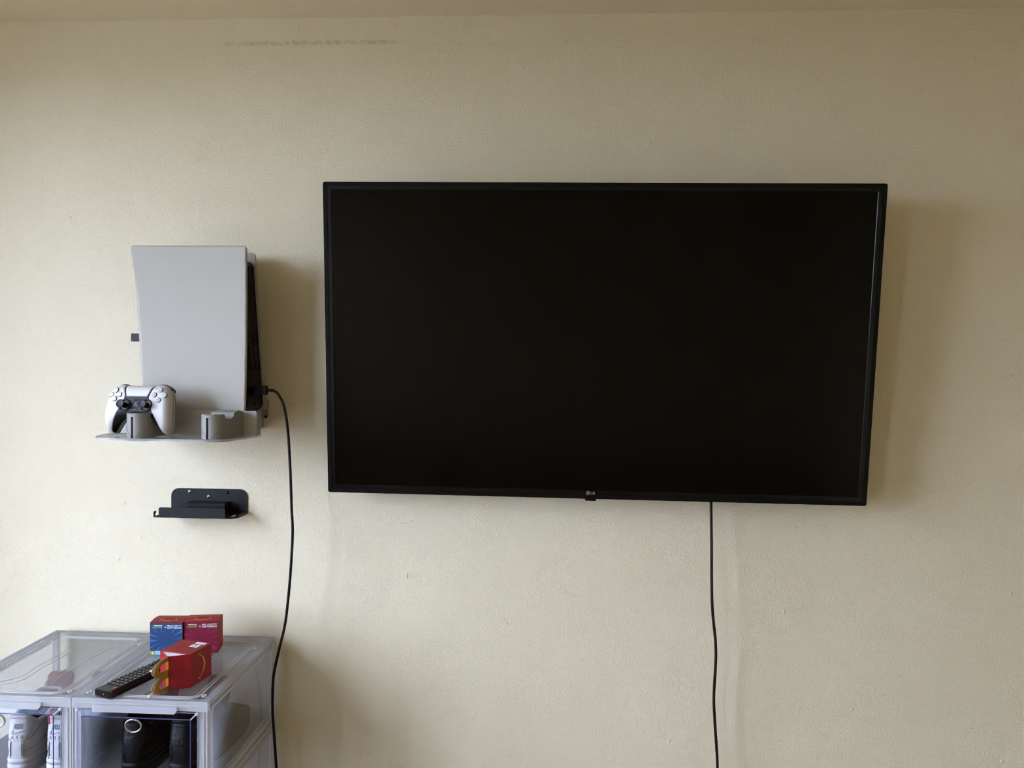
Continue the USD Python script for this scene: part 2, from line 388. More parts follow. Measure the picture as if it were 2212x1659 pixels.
def pan_top(u, v):
    l = prof(LZ, LX, v); r = prof(RZ, RX, v)
    d = np.clip((u - l) / lip_w(v), 0, 1)
    dr = np.clip((r - u) / .003, 0, 1); dt = np.clip((1.786 - v) / .003, 0, 1)
    bow = .004 * ((v - 1.575) / .21) ** 2 + .003 * ((u + .83) / .13) ** 2
    return .152 + bow - .0085 * (1 - d) - .0022 * (1 - dr) ** 2 - .0022 * (1 - dt) ** 2
part(cs, 'side_panel', cw(front(slab(pan, pan_top, lambda u, v: pan_top(u, v) - .0045 - 0 * u, .008, .003, (.0006, .0014, .0026, .0042, .006), np.array([(prof(LZ, LX, z) + lip_w(z) * k_, z) for z in np.arange(1.367, 1.738, .003) for k_ in (.35, .7, 1.0, 1.1)])))), white_shell, 40, label='white front side panel with curved left lip')
BZ, BX = [1.36, 1.39, 1.60, 1.793], [-.6895, -.6915, -.7075, -.7212]
pan2 = Polygon([(prof(LZ, LX, z) + .002, z) for z in zz if z > 1.403] + [(prof(BZ, BX, z), z) for z in zz[::-1] if z > 1.403]).buffer(-.01, quad_segs=8).buffer(.01, quad_segs=8)
part(cs, 'side_panel', cw(front(slab(pan2, lambda u, v: .0500 + 0 * u, lambda u, v: .0445 + 0 * u, .012, .006))), white_shell, 40, label='white side panel facing the wall')
core = Polygon([(prof(LZ, LX, z) + .012, z) for z in zz if 1.403 < z < 1.775] + [(prof(BZ, BX, z) - .0055, z) for z in zz[::-1] if 1.403 < z < 1.775]).buffer(-.018, quad_segs=8).buffer(.018, quad_segs=8)
part(cs, 'body', cw(front(slab(core, lambda u, v: .1465 + 0 * u, lambda u, v: .0500 + 0 * u, .02, .006))), body_black, 40)
fins = []
for z in np.arange(1.50, 1.735, .0075):
    xr = float(prof(BZ, BX, z)) - .0055
    fins.append(bx(xr - .002, xr + .0018, -.140, -.058, z, z + .0032))
for y in (-.142, -.115, -.087, -.058):
    for a, b in zip(np.arange(1.50, 1.73, .0225), np.arange(1.5225, 1.76, .0225)):
        xm = float(prof(BZ, BX, (a + b) / 2)) - .0055
        fins.append(bx(xm - .002, xm + .0016, y, y + .0025, a, b))
part(cs, 'vent_grille', cw(trimesh.util.concatenate(fins)), plain('vent_black', (.0035, .0035, .004), .5, .12), False, kind='stuff')
part(cs, 'rear_socket', cw(bx(-.702, -.6972, -.104, -.088, 1.422, 1.428)), body_black, False)

sh = thing('wall_shelf', 'white wall shelf bracket with a clear acrylic tray under the console', 'shelf', (-.84, -.0, 1.357))
def sw(m):
    return tf(m, None, (.84, 0, -1.357))
part(sh, 'front_lip', sw(ext(rrect(-1.0132, 1.3575, -.6685, 1.4118, .003, 4), .005, 'xz', -.1700)), shelf_white, False)
part(sh, 'base_plate', sw(bx(-1.010, -.722, -.1655, -.002, 1.3575, 1.3625)), shelf_white, False)
part(sh, 'back_plate', sw(ext(rrect(-1.008, 1.386, -.7045, 1.430, .004, 3), .010, 'xz', -.0105)), shelf_grey, False)
part(sh, 'gusset', sw(ext(Polygon([(-.002, 1.428), (-.0105, 1.428), (-.044, 1.402), (-.047, 1.386), (-.044, 1.3625), (-.002, 1.3625)]), .004, 'yz', -.7200)), shelf_grey, False)
part(sh, 'gusset', sw(ext(Polygon([(-.002, 1.428), (-.0105, 1.428), (-.044, 1.402), (-.047, 1.386), (-.044, 1.3625), (-.002, 1.3625)]), .004, 'yz', -.9800)), shelf_grey, False)
part(sh, 'rubber_pad', sw(bx(-.7085, -.7045, -.018, -.0105, 1.386, 1.391)), cord_black, False)
part(sh, 'end_plate', sw(bx(-.6715, -.6685, -.1645, -.146, 1.3575, 1.408)), shelf_grey, False)
tray = np.vstack([smooth_line([(-.6680, -.140), (-.6683, -.155), (-.671, -.19), (-.681, -.236), (-.699, -.268), (-.735, -.283)], 6), smooth_line([(-.945, -.283), (-.982, -.268), (-1.000, -.236), (-1.010, -.19), (-1.0128, -.155), (-1.013, -.140)], 6)])
tray = Polygon(tray)
part(sh, 'tray', sw(ext(tray, .0012, 'xy', 1.3555)), acrylic, False)
rim = tray.difference(tray.buffer(-.0012))
part(sh, 'tray_edge', sw(ext(rim, .0048, 'xy', 1.3523)), acrylic_edge, False, label='bright cut edge of the clear tray')

# charging cable in the console's rear
cc = thing('charging_cable', 'black cable plugged into the console, curving down the wall past the boxes', 'cable', (-.69, -.095, 1.4566))
def ccw(m):
    return tf(m, None, (.69, .095, -1.4566))
part(cc, 'plug', ccw(rbx(-.7028, -.6738, -.104, -.086, 1.4456, 1.4668, .0015)), plain('plug_grey', (.010, .010, .011), .5, .3), False)
part(cc, 'strain_relief', ccw(tube([(-.6740, -.095, 1.4572), (-.6700, -.095, 1.4568), (-.6655, -.095, 1.4562)], [.0042, .0036, .0028], 12)), cord_black, True)
pts = smooth_line([(-.6665, -.095, 1.4563), (-.655, -.095, 1.4545), (-.644, -.094, 1.444), (-.6325, -.092, 1.4164), (-.6245, -.09, 1.3618), (-.6185, -.09, 1.27), (-.6146, -.09, 1.1755), (-.6121, -.09, 1.1205), (-.6163, -.09, 1.0322), (-.6225, -.088, .965), (-.6320, -.084, .897), (-.6500, -.076, .829), (-.6655, -.068, .762), (-.6700, -.060, .684), (-.6680, -.055, .62), (-.6630, -.055, .55), (-.652, -.058, .40), (-.645, -.06, .2), (-.64, -.07, FLOOR + .02), (-.62, -.10, FLOOR + .004), (-.52, -.13, FLOOR + .004)], 10)
part(cc, 'cord', ccw(tube(pts, .0033, 10)), cord_black, True)

us = thing('wireless_receiver', 'small black square adapter sticking out from the left edge of the console', 'adapter', (-.990, -.065, 1.579))
part(us, 'shell', rbx(-.0265, .0005, -.006, .006, -.0095, .0095, .001), plain('adapter_black', (.012, .012, .013), .5, .3), False)
part(us, 'connector', bx(0, .046, -.0025, .0025, -.006, .006), steel, False)

# ---------------------------------------------------------------- the two controller cradles
cradle_grey = plain('cradle_grey', (0.25, 0.242, 0.222), 0.5, 0.45, bump=(800, 0.0001))
groove_black = plain('groove_black', (0.008, 0.008, 0.008), 0.5)
def cradle(loc, label):
    t = thing('controller_cradle', label, 'stand', loc, rotm('z', -4), 'grey controller cradles on the shelf tray')
    hw, dp = .0265, .108
    plan = Polygon(np.vstack([smooth_line([(-hw, dp), (-hw, .05), (-hw + .001, .026), (-.021, .011), (-.011, .0022), (0, 0), (.011, .0022), (.021, .011), (hw - .001, .026), (hw, .05), (hw, dp)], 5)]))
    side = Polygon([(0, 0), (0, .050), (.002, .0525), (.021, .0525), (.0245, .0500), (.0255, .0445), (.030, .0415), (.052, .0415), (.060, .0455), (.064, .0535), (.085, .0575), (dp, .0525), (dp, 0)])
    body = trimesh.boolean.intersection([ext(plan, .07, 'xy', 0.0), ext(side, .08, 'yz', -.04)], engine='manifold')
    groove = ext(Polygon([(-.0045, -.001), (-.0045, .046), (.0045, .046), (.0045, -.001)]), .02, 'xz', -.01)
    ridge = []
    for s in (-1, 1):
        cut = ext(LineString([(s * .0052, .004), (s * .017, .0165), (s * .0262, .029)]).buffer(.0009), .036, 'xz', -.01)
        ridge.append(cut)
    band = ext(LineString([(-.04, .0458), (.04, .0458)]).buffer(.0005), .0268, 'xz', -.01)
    shell = trimesh.boolean.intersection([ext(plan.buffer(.0007), .07, 'xy', 0.0), ext(side.buffer(.0008), .08, 'yz', -.04)], engine='manifold')
    inner = ext(plan.buffer(-.003), .03, 'xy', .047)
    hole = tf(trimesh.creation.box((.004, .004, .02)), None, (.003, .075, .0575))
    body2 = trimesh.boolean.difference([body, groove, hole], engine='manifold')
    part(t, 'body', body2, cradle_grey, 35)
    chev = trimesh.boolean.intersection([shell, trimesh.util.concatenate(ridge[:1])], engine='manifold')
    chev2 = trimesh.boolean.intersection([shell, ridge[1]], engine='manifold')
    part(t, 'ridge', chev, cradle_grey, False); part(t, 'ridge', chev2, cradle_grey, False)
    part(t, 'rim_band', trimesh.boolean.intersection([shell, band], engine='manifold'), cradle_grey, False)
    part(t, 'groove', [bx(-.0045, -.0022, .0065, .0085, 0, .046), bx(-.0045, .0045, .0075, .0095, 0, .046)], groove_black, False, label='dark upright groove down the front')
    part(t, 'groove_rib', bx(-.0018, .0032, .0030, .0090, .0, .0455), cradle_grey, False)
    part(t, 'foot', tf(trimesh.creation.cylinder(radius=.034, height=.0022, sections=40), None, (0, .038, -.0055)), cradle_grey, 30, label='round foot under the clear tray')
    part(t, 'foot_screw', tf(trimesh.creation.cylinder(radius=.003, height=.006, sections=12), None, (0, .038, -.003)), steel, 30)
    return t
cradle((-.7315, -.277, 1.3570), 'empty grey cradle on the right part of the shelf tray')
cradle((-.8960, -.277, 1.3570), 'grey cradle under the white game controller')

# ---------------------------------------------------------------- game controller
ctl_white = plain('controller_white', (0.60, 0.585, 0.56), 0.42, 0.4, bump=(1200, 0.00006))
ctl_black = plain('controller_black', (0.005, 0.005, 0.0055), 0.48, 0.25)
ctl_back = plain('controller_back', (0.26, 0.26, 0.285), 0.5)
btn_grey = plain('button_grey', (0.50, 0.49, 0.48), 0.35)
mark_grey = plain('mark_grey', (0.07, 0.07, 0.075), 0.5)
half = smooth_line([(0, 50), (20, 50), (36, 51), (50, 52), (60, 48.5), (68, 41), (73, 29), (77, 12), (79.5, -8), (80.5, -28), (78, -43), (72, -52.5), (65, -55.5), (58, -54), (51.5, -47), (45, -38.5), (37, -30.5), (27, -26), (0, -25)], 6)
sil = Polygon(np.vstack([half, half[::-1] * [-1, 1]]) * .001).buffer(0)
BD = sil.exterior
def dist(u, v):
    return shapely.distance(shapely.points(np.column_stack([u, v])), BD)
def bend(u, v):
    a = np.clip((-v - .006) / .05, 0, 1.2)
    b = np.clip((v - .022) / .03, 0, 1)
    return -.016 * a ** 1.6 - .004 * b ** 2 - .05 * np.clip(np.abs(u) - .035, 0, 1) ** 1.3
def ctop(u, v):
    q = np.clip(dist(u, v) / .016, 0, 1)
    return bend(u, v) + .019 * np.sqrt(np.maximum(0, 1 - (1 - q) ** 2))
def cbot(u, v):
    q = np.clip(dist(u, v) / .018, 0, 1)
    return bend(u, v) - .022 * np.sqrt(np.maximum(0, 1 - (1 - q) ** 2)) - .0005
CR = rotm('y', 1.8) @ rotm('x', -17) @ rotm('z', -7)
gc = thing('game_controller', 'white game controller with black middle propped on the left cradle', 'game controller', (-.9055, -.2270, 1.4190), CR)
RG = (.0006, .0016, .0032, .0055, .009, .013)
part(gc, 'back_shell', front(slab(sil, lambda u, v: bend(u, v) + .002, cbot, .0035, None, RG)), ctl_back, 50)
def pick(pts):
    return Polygon(np.array(pts) * .001)
rw = sil.intersection(pick([(37.0, 60), (36.6, 46), (29.3, 21), (30.3, 12), (37.5, -4), (53.5, -36), (60.5, -52), (66, -70), (95, -70), (95, 60)])).buffer(-.0025).buffer(.0025)
lw = affinity.scale(rw, -1, 1, origin=(0, 0))
inn = sil.buffer(-.0008).difference(lw.buffer(.0004)).difference(rw.buffer(.0004))
part(gc, 'middle_shell', front(slab(inn, ctop, lambda u, v: bend(u, v) + .001, .0025)), ctl_black, 50)
for g in (lw, rw):
    part(gc, 'grip_shell', front(slab(g, lambda u, v: ctop(u, v) + .0012 - .001 * np.clip(1 - dist(u, v) / .002, 0, 1), lambda u, v: bend(u, v) - .004, .0025, None, (.0006, .0016, .0032, .0055, .009))), ctl_white, 50)
tp = pick([(-33.6, 48.6), (33.6, 48.6), (25.6, 20.6), (-25.6, 20.6)]).buffer(-.003).buffer(.003, quad_segs=5)
part(gc, 'touchpad', front(slab(tp, lambda u, v: ctop(u, v) + .0011, lambda u, v: ctop(u, v) - .004, .0035)), ctl_white, 50)
def on(u, v, m, lift=0.0, tilt=True):
    w = float(ctop(np.array([u]), np.array([v]))[0]) + lift
    return front(tf(m, None, (u, v, w)))
BC, DC = (.0530, .0245), (-.0530, .0245)
glyph = {'triangle': Polygon([(-.002, -.0014), (.002, -.0014), (0, .0021)]).exterior.buffer(.00035), 'circle': Point(0, 0).buffer(.0019).exterior.buffer(.00035),
         'cross': LineString([(-.0016, -.0016), (.0016, .0016)]).buffer(.0004).union(LineString([(-.0016, .0016), (.0016, -.0016)]).buffer(.0004)), 'square': rect(-.0016, -.0016, .0016, .0016).exterior.buffer(.00035)}
for nm, dx, dy in (('triangle', 0, .0115), ('circle', .0115, 0), ('cross', 0, -.0115), ('square', -.0115, 0)):
    u, v = BC[0] + dx, BC[1] + dy
    b = part(gc, 'action_button', on(u, v, disc(.0050, .0032, 24, .0007), .0003), btn_grey, 30)
    part(gc, 'button_ring', on(u, v, tf(trimesh.creation.annulus(.0050, .0060, .0018, sections=28), None, (0, 0, .0009)), .0002), mark_grey, False)
    part(b, 'symbol', on(u, v, ext(glyph[nm], .0002), .0035), mark_grey, False)
for k in range(4):
    a = math.pi / 2 * k
    pl = Polygon([(0, .0035), (.0045, .0075), (.0045, .0130), (.003, .0145), (-.003, .0145), (-.0045, .0130), (-.0045, .0075)]).buffer(-.0008).buffer(.0008, quad_segs=4)
    pl = affinity.rotate(pl, math.degrees(a), origin=(0, 0))
    u, v = DC
    cx_, cy_ = pl.centroid.x, pl.centroid.y
    loc = affinity.translate(pl, -cx_, -cy_)
    part(gc, 'direction_button', on(u + cx_, v + cy_, ext(loc, .0030), .0004), btn_grey, False)
    part(gc, 'button_ring', on(u + cx_, v + cy_, ext(loc.buffer(.0009).difference(loc), .0018), .0002), mark_grey, False)
for s in (-1, 1):
    u, v = s * .0262, .0008
    k = part(gc, 'stick_base', on(u, v, tf(trimesh.creation.torus(.0125, .0018, major_sections=36, minor_sections=10), None, (0, 0, .0008))), ctl_black, 40)
    part(gc, 'thumbstick', on(u, v, trimesh.creation.revolve(np.array([(0, .002), (.006, .002), (.0055, .008), (.0062, .0125), (.0088, .0140), (.0095, .0155), (.0092, .0168), (.0080, .0172), (.0070, .0164), (0, .0160)]), sections=36)), plain('stick_black' + 'LR'[s > 0], (.007, .007, .0075), .5, .3), 40)
    part(gc, 'shoulder_button', front(slab(affinity.scale(Polygon(smooth_line([(36, 46), (36.5, 51.0), (44, 53.0), (52, 52.8), (59, 50.2), (65, 45.5), (69, 39.5), (66, 37)], 6) * .001), s, 1, origin=(0, 0)), lambda u, v: bend(u, v) + .006, lambda u, v: bend(u, v) - .012, .003)), ctl_black, 40)
    part(gc, 'option_button', on(s * .0385, .0385, ext(rrect(-.0013, -.0036, .0013, .0036, .0012), .0016), .0005), btn_grey, False)
part(gc, 'mute_button', on(0, -.0085, ext(rrect(-.0038, -.0008, .0038, .0008, .0007), .0012), .0002), mark_grey, False)
holes = [ext(rect(-.0006, -.0005, .0006, .0005).buffer(.0002), .0003) for _ in range(1)]
part(gc, 'speaker_hole', [on(-.0064 + .0026 * i + .0013 * j, .0148 - .0030 * j, holes[0], .0001) for j in range(2) for i in range(6 - j)], plain('hole_black', (.001, .001, .001), .9), False, kind='stuff')
ps = LineString([(-.0008, -.0034), (-.0008, .0040)]).buffer(.0008, cap_style='flat').union(LineString([(-.0008, .0037), (.0010, .0033), (.0022, .0022), (.0020, .0006), (.0010, .0004)]).buffer(.0006))
ps = ps.union(LineString([(-.0016, -.0008), (-.0044, -.0018), (-.0050, -.0024), (-.0036, -.0032), (-.0016, -.0028)]).buffer(.0006)).union(LineString([(.0010, -.0012), (.0030, -.0010), (.0050, -.0016), (.0046, -.0024), (.0014, -.0036)]).buffer(.0006))
part(gc, 'emblem', on(0, .0022, ext(ps, .0008), .0002), plain('emblem_black', (.001, .001, .001), .25), False)
# ---------------------------------------------------------------- black wall bracket under the console shelf
br_black = plain('bracket_black', (0.007, 0.007, 0.0075), 0.5, 0.22, bump=(1500, 0.00008))
br = thing('wall_bracket', 'small empty black metal bracket screwed to the wall below the console shelf', 'wall bracket', (-.855, 0, 1.144))
def bw(m):
    return tf(m, None, (.855, 0, -1.144))
bp = rrect(-.951, 1.120, -.757, 1.2055, .019, 8).intersection(rect(-1, 1.1445, 0, 2))
part(br, 'back_plate', bw(ext(bp, .0028, 'xz', -.0032)), br_black, False)
sp = Polygon([(-.951, -.0032), (-.960, -.030), (-.962, -.069), (-.772, -.069), (-.762, -.062), (-.757, -.050), (-.757, -.0032)]).difference(rrect(-.783, -.052, -.772, -.020, .003))
part(br, 'shelf_plate', bw(ext(sp, .0024, 'xy', 1.1445)), br_black, False)
part(br, 'front_lip', bw(ext(rrect(-.9488, 1.13, -.7851, 1.1690, .004, 5).intersection(rect(-1, 1.1469, 0, 2)), .0022, 'xz', -.0690)), br_black, False)
part(br, 'inner_step', bw(rbx(-.8963, -.7990, -.036, -.0035, 1.1469, 1.1752, .0012)), br_black, False)
part(br, 'side_hook', bw(ext(Polygon([(-.069, 1.1469), (-.069, 1.157), (-.066, 1.159), (-.060, 1.159), (-.060, 1.155), (-.064, 1.154), (-.064, 1.1469)]), .0025, 'yz', -.962)), br_black, False)
part(br, 'side_hook', bw(ext(Polygon([(-.02, 1.1469), (-.02, 1.150), (-.004, 1.156), (-.004, 1.1469)]), .0025, 'yz', -.9535)), br_black, False)
part(br, 'side_flange', bw(bx(-.7594, -.757, -.050, -.0035, 1.1469, 1.152)), br_black, False)
def screw(parent, x, z, mat, label=None):
    head = trimesh.creation.revolve(np.array([(0, 0), (.0047, 0), (.0045, .0012), (.003, .0024), (0, .0028)]), sections=20)
    s = part(parent, 'screw', bw(front(head, (x, -.0031, z))), mat, 40, label=label)
    part(s, 'cross_slot', [bw(front(ext(rect(-.0022, -.00035, .0022, .00035), .0004), (x, -.0057, z))), bw(front(ext(rect(-.00035, -.0022, .00035, .0022), .0004), (x, -.0057, z)))], body_black, False)
bright = plain('screw_bright', (.75, .75, .74), .25, metallic=1.0)
screw(br, -.9031, 1.1976, bright, 'bright steel screw'); screw(br, -.8546, 1.1858, bright, 'bright steel screw'); screw(br, -.8074, 1.1971, br_black, 'dark screw')

# ---------------------------------------------------------------- clear stacking shoe boxes
def hazy(name, h0, h1, tint, milk, scale=6.0, rough=0.08):
    n = {'c': ('texture_coordinate', {}), 'no': ('noise_texture', dict(scale=scale, detail=4.0)), 'hz': ('map_range', dict(from_min=.3, from_max=.7, to_min=h0, to_max=h1, clamp=True)),
         **schlick()[0], 't': ('transparent_bsdf', dict(color=tint)), 'd': ('diffuse_bsdf', dict(color=milk)), 'tl': ('translucent_bsdf', dict(color=milk)),
         'dm': ('mix_closure', dict(fac=0.62)), 'g': ('glossy_bsdf', dict(roughness=rough, color=(1, 1, 1))), 'm1': ('mix_closure', {}), 'm2': ('mix_closure', {})}
    l = [('c.object', 'no.vector'), ('no.fac', 'hz.value'), ('hz.result', 'm1.fac'), ('d.BSDF', 'dm.closure1'), ('tl.BSDF', 'dm.closure2'), ('t.BSDF', 'm1.closure1'), ('dm.closure', 'm1.closure2'),
         *schlick()[1], ('f.value', 'm2.fac'), ('m1.closure', 'm2.closure1'), ('g.BSDF', 'm2.closure2')]
    return M(name, n, l, 'm2.closure')
MILK = (.88, .93, 1.0)
sheet = hazy('clear_sheet', .19, .27, (.95, .96, .985), MILK)
lid_sheet = hazy('clear_lid_sheet', .20, .28, (.95, .955, .975), MILK)
back_sheet = hazy('clear_back_sheet', .16, .22, (.95, .96, .985), MILK)
frame_plastic = hazy('clear_frame', .66, .88, (.93, .96, .99), (.97, .98, 1.0), 20.0)
rib_plastic = hazy('clear_rib', .90, .99, (.9, .93, .98), (.99, .99, 1.0), 20.0, .05)
base_sheet = hazy('clear_base', .5, .6, (.9, .92, .96), (.70, .73, .80))
door_sheet = M('door_sheet', {'t': ('transparent_bsdf', dict(color=(.955, .96, .985))), 'g': ('glossy_bsdf', dict(roughness=.03, color=(.8, .9, 1))), 'm': ('mix_closure', dict(fac=.014))}, [('t.BSDF', 'm.closure1'), ('g.BSDF', 'm.closure2')], 'm.closure')
door_blue = clear_plastic('door_blue_edge', .85, (.3, .33, .6), (.10, .11, .32), .04)
door_rim = clear_plastic('door_rim', .28, (.85, .88, .97), (.6, .66, .85), .04)
chrome = plain('chrome', (.80, .85, .95), .14, metallic=1.0)
hinge_white = clear_plastic('hinge_plastic', .7, (.9, .93, .98), (.9, .93, 1.0), .04)

BW, BDp, BH = .1390, .37, .1995       # half width, depth, height of one box
def quad(P):
    return trimesh.Trimesh(np.array(P, float), np.array([(0, 1, 2), (0, 2, 3)]), process=False)
def flat_xy(poly, z):
    v, f = trimesh.creation.triangulate_polygon(poly, engine='earcut')
    return trimesh.Trimesh(np.column_stack([v, np.full(len(v), z)]), f, process=False)
def flat_xz(poly, y):
    m = flat_xy(poly, 0)
    return trimesh.Trimesh(np.column_stack([m.vertices[:, 0], np.full(len(m.vertices), y), m.vertices[:, 1]]), m.faces, process=False)
def flat_yz(poly, x):
    m = flat_xy(poly, 0)
    return trimesh.Trimesh(np.column_stack([np.full(len(m.vertices), x), m.vertices[:, 0], m.vertices[:, 1]]), m.faces, process=False)
WAVES = [[(-.0478, -.0992), (-.0374, -.1191), (-.0287, -.1453), (-.0312, -.1845), (-.0329, -.23), (-.0295, -.2689), (-.0377, -.2904), (-.0552, -.3092)],
         [(-.0364, -.0912), (-.0208, -.1223), (-.013, -.1616), (-.0152, -.1958), (-.0183, -.2368), (-.0143, -.2791), (-.0202, -.3038), (-.0441, -.3239)],
         [(.0593, -.0903), (.0466, -.1212), (.0403, -.1658), (.0392, -.2161), (.036, -.2482), (.0353, -.2827), (.0408, -.3045), (.0518, -.3252)],
         [(.0691, -.1011), (.06, -.1291), (.0533, -.1733), (.0515, -.2351), (.0506, -.2702), (.0553, -.296), (.0632, -.3136)]]
def ringed(poly, w):
    return poly.difference(poly.buffer(-w))
def shoe_box(label, loc, full=True):
    t = thing('shoe_box', label, 'storage box', loc, None, 'clear shoe boxes stacked in two columns')
    H = BH
    top = rect(-BW, -BDp, BW, 0)
    win_ = rrect(-BW + .027, -BDp + .010, BW - .027, -.040, .022, 8)
    part(t, 'lid', [flat_xy(win_, H - .0010), flat_xy(top.difference(win_), H)], lid_sheet, False, label='clear lid panel')
    part(t, 'lid_rim', ext(ringed(win_, .0022), .0026, 'xy', H - .0010), rib_plastic, False)
    part(t, 'lid_rim', ext(ringed(win_.buffer(-.0085), .0012), .0022, 'xy', H - .0012), rib_plastic, False)
    for q in ([-BW, -BW + .0125], [BW - .0125, BW]):
        part(t, 'lid_edge', [bx(q[0], q[1], -BDp, 0, H - .0030, H)], frame_plastic, False)
    part(t, 'lid_edge', bx(-BW + .0125, BW - .0125, -.0135, 0, H - .0030, H), frame_plastic, False)
    if full:
        for wv in WAVES:
            P = smooth_line([(x, y, H - .0008) for x, y in wv], 5)
            part(t, 'embossed_line', tube(P, .0007, 6), rib_plastic, True)
        for sx in (-1, 1):
            for yy in (-.080, -.345):
                part(t, 'lid_peg', tf(trimesh.creation.annulus(.0030, .0050, .0030, sections=20), None, (sx * (BW - .019), yy, H + .0010)), rib_plastic, 30)
    # header beam over the door
    part(t, 'header_beam', [bx(-BW, BW, -BDp - .0015, -BDp + .011, H - .020, H)], frame_plastic, False)
    part(t, 'header_line', bx(-BW + .001, BW - .001, -BDp - .0023, -BDp - .0012, H - .0015, H), rib_plastic, False)
    part(t, 'header_line', bx(-BW + .010, BW - .010, -BDp - .0023, -BDp - .0012, H - .0095, H - .0080), rib_plastic, False)
    tab = Polygon([(-BW + .044, H - .011), (-BW + .044, H - .0245), (BW - .066, H - .0245), (BW - .061, H - .0185), (BW - .061, H - .011)])
    part(t, 'latch_tab', ext(tab, .004, 'xz', -BDp - .0062), frame_plastic, False)
    part(t, 'latch_edge', ext(LineString([(-BW + .044, H - .0240), (BW - .066, H - .0240), (BW - .061, H - .0180), (-BW + .25, H - .0180)][:3]).buffer(.0008, cap_style='flat'), .0048, 'xz', -BDp - .0066), rib_plastic, False)
    for xx in (-.030, .004):
        part(t, 'header_tick', bx(xx, xx + .0012, -BDp - .0024, -BDp - .0012, H - .020, H - .0095), rib_plastic, False)
    # posts
    for sx in (-1, 1):
        x0, x1 = sorted((sx * BW, sx * (BW - .0185)))
        part(t, 'front_post', [bx(x0, x1, -BDp, -BDp + .012, 0, H - .020)], frame_plastic, False)
        for xr in (sx * (BW - .0010), sx * (BW - .0075), sx * (BW - .0175)):
            part(t, 'post_rib', bx(xr - .0008, xr + .0008, -BDp - .0018, -BDp, .004, H - .021), rib_plastic, False)
        for zz_ in (.036, .093, .143):
            part(t, 'post_clip', tf(trimesh.creation.revolve(np.array([(.0042, -.0006), (.0056, -.0006), (.0056, .0006), (.0042, .0006)])[[0, 1, 2, 3, 0]], angle=math.pi, sections=12), rotm('z', 180) @ rotm('x', 180), (sx * (BW - .0125), -BDp, zz_)), rib_plastic, False)
        part(t, 'rear_post', bx(x0 if sx < 0 else x1 - .010, x0 + .010 if sx < 0 else x1, -.010, 0, 0, H - .003), frame_plastic, False)
        # side wall
        sw_ = rect(-BDp + .012, 0, -.010, H - .003)
        wn = rrect(-BDp + .023, .020, -.020, H - .022, .012, 6)
        xs = sx * (BW - .0012)
        part(t, 'side_panel', [flat_yz(wn, xs - sx * .004), flat_yz(sw_.difference(wn), xs)], sheet, False, label='clear side panel')
        part(t, 'panel_rim', ext(ringed(wn, .0016), .0052, 'yz', min(xs, xs - sx * .0044)), rib_plastic, False)
        part(t, 'panel_rim', ext(ringed(wn.buffer(.0105, quad_segs=6), .0014), .0016, 'yz', xs - .0008), rib_plastic, False)
        part(t, 'top_rail', bx(*sorted((sx * BW, sx * (BW - .0022))), -BDp + .012, -.010, H - .0105, H - .003), frame_plastic, False)
        part(t, 'bottom_rail', bx(*sorted((sx * BW, sx * (BW - .0022))), -BDp + .012, -.010, .0, .0085), frame_plastic, False)
    part(t, 'back_panel', flat_xz(rect(-BW + .001, 0, BW - .001, H - .003), -.0012), back_sheet, False)
    part(t, 'back_rib', bx(-BW + .01, BW - .01, -.003, -.0015, H - .030, H - .0285), rib_plastic, False)
    part(t, 'floor_panel', [bx(-BW + .002, BW - .002, -BDp + .012, -.002, .020, .0225)], base_sheet, False)
    part(t, 'sill', bx(-BW + .0185, BW - .0185, -BDp, -BDp + .012, 0, .012), frame_plastic, False)
    # door
    a, b, z0, z1 = -BW + .0120, BW - .0200, .014, H - .0225
    ia, ib, iz1 = a + .0115, b - .0110, z1 - .0105
    yo, yi = -BDp - .0035, -BDp - .0095
    ring_c = ((a + b) / 2 - .0045, z1 - .026)
    hole = affinity.scale(Point(*ring_c).buffer(1, quad_segs=12), .0150, .0115)
    d = part(t, 'door', [flat_xz(rect(ia, z0 + .008, ib, iz1).difference(hole), yi),
                         quad([(a, yo, z1), (b, yo, z1), (ib, yi, iz1), (ia, yi, iz1)]), quad([(a, yo, z0), (a, yo, z1), (ia, yi, iz1), (ia, yi, z0 + .008)]), quad([(b, yo, z0), (ib, yi, z0 + .008), (ib, yi, iz1), (b, yo, z1)])], door_sheet, False, label='clear drop-front door')
    part(d, 'door_edge', [tube([(ia, yi, iz1), (ib, yi, iz1)], .0012, 8)], door_blue, 40, label='blue top edge of the door')
    part(d, 'door_edge', [tube([(ib, yi, z0 + .008), (ib, yi, iz1)], .0011, 8)], door_blue, 40, label='blue side edge of the door')
    part(d, 'door_edge', [tube([(ia, yi, z0 + .008), (ia, yi, iz1)], .0009, 8)], door_rim, 40)
    part(d, 'corner_edge', tube([(a, yo, z1), (ia, yi, iz1)], .0011, 8), hinge_white, 40)
    part(d, 'corner_edge', tube([(b, yo, z1), (ib, yi, iz1)], .0015, 8), hinge_white, 40)
    part(d, 'outer_edge', [bx(a, b, yo - .001, yo + .001, z1, z1 + .0013)], door_rim, False)
    part(d, 'outer_edge', bx(b, b + .0013, yo - .001, yo + .001, z0, z1), door_rim, False)
    part(d, 'outer_edge', bx(a - .0013, a, yo - .001, yo + .001, z0, z1), door_rim, False)
    for hx in (a, b):
        part(d, 'hinge_pin', front(disc(.0034, .004, 16, .0008), (hx, yo, z1)), hinge_white, 30)
    P = [(ring_c[0] + .0163 * math.cos(q), yi - .0008, ring_c[1] + .0126 * math.sin(q)) for q in np.linspace(0, 2 * math.pi, 49)[:-1]]
    part(d, 'finger_ring', tube(P, .0017, 10, closed=True), chrome, True, label='bright oval ring around the finger hole')
    return t
XR, XL = -.8182, -1.0992
Z0 = .8455 - BH - .0008
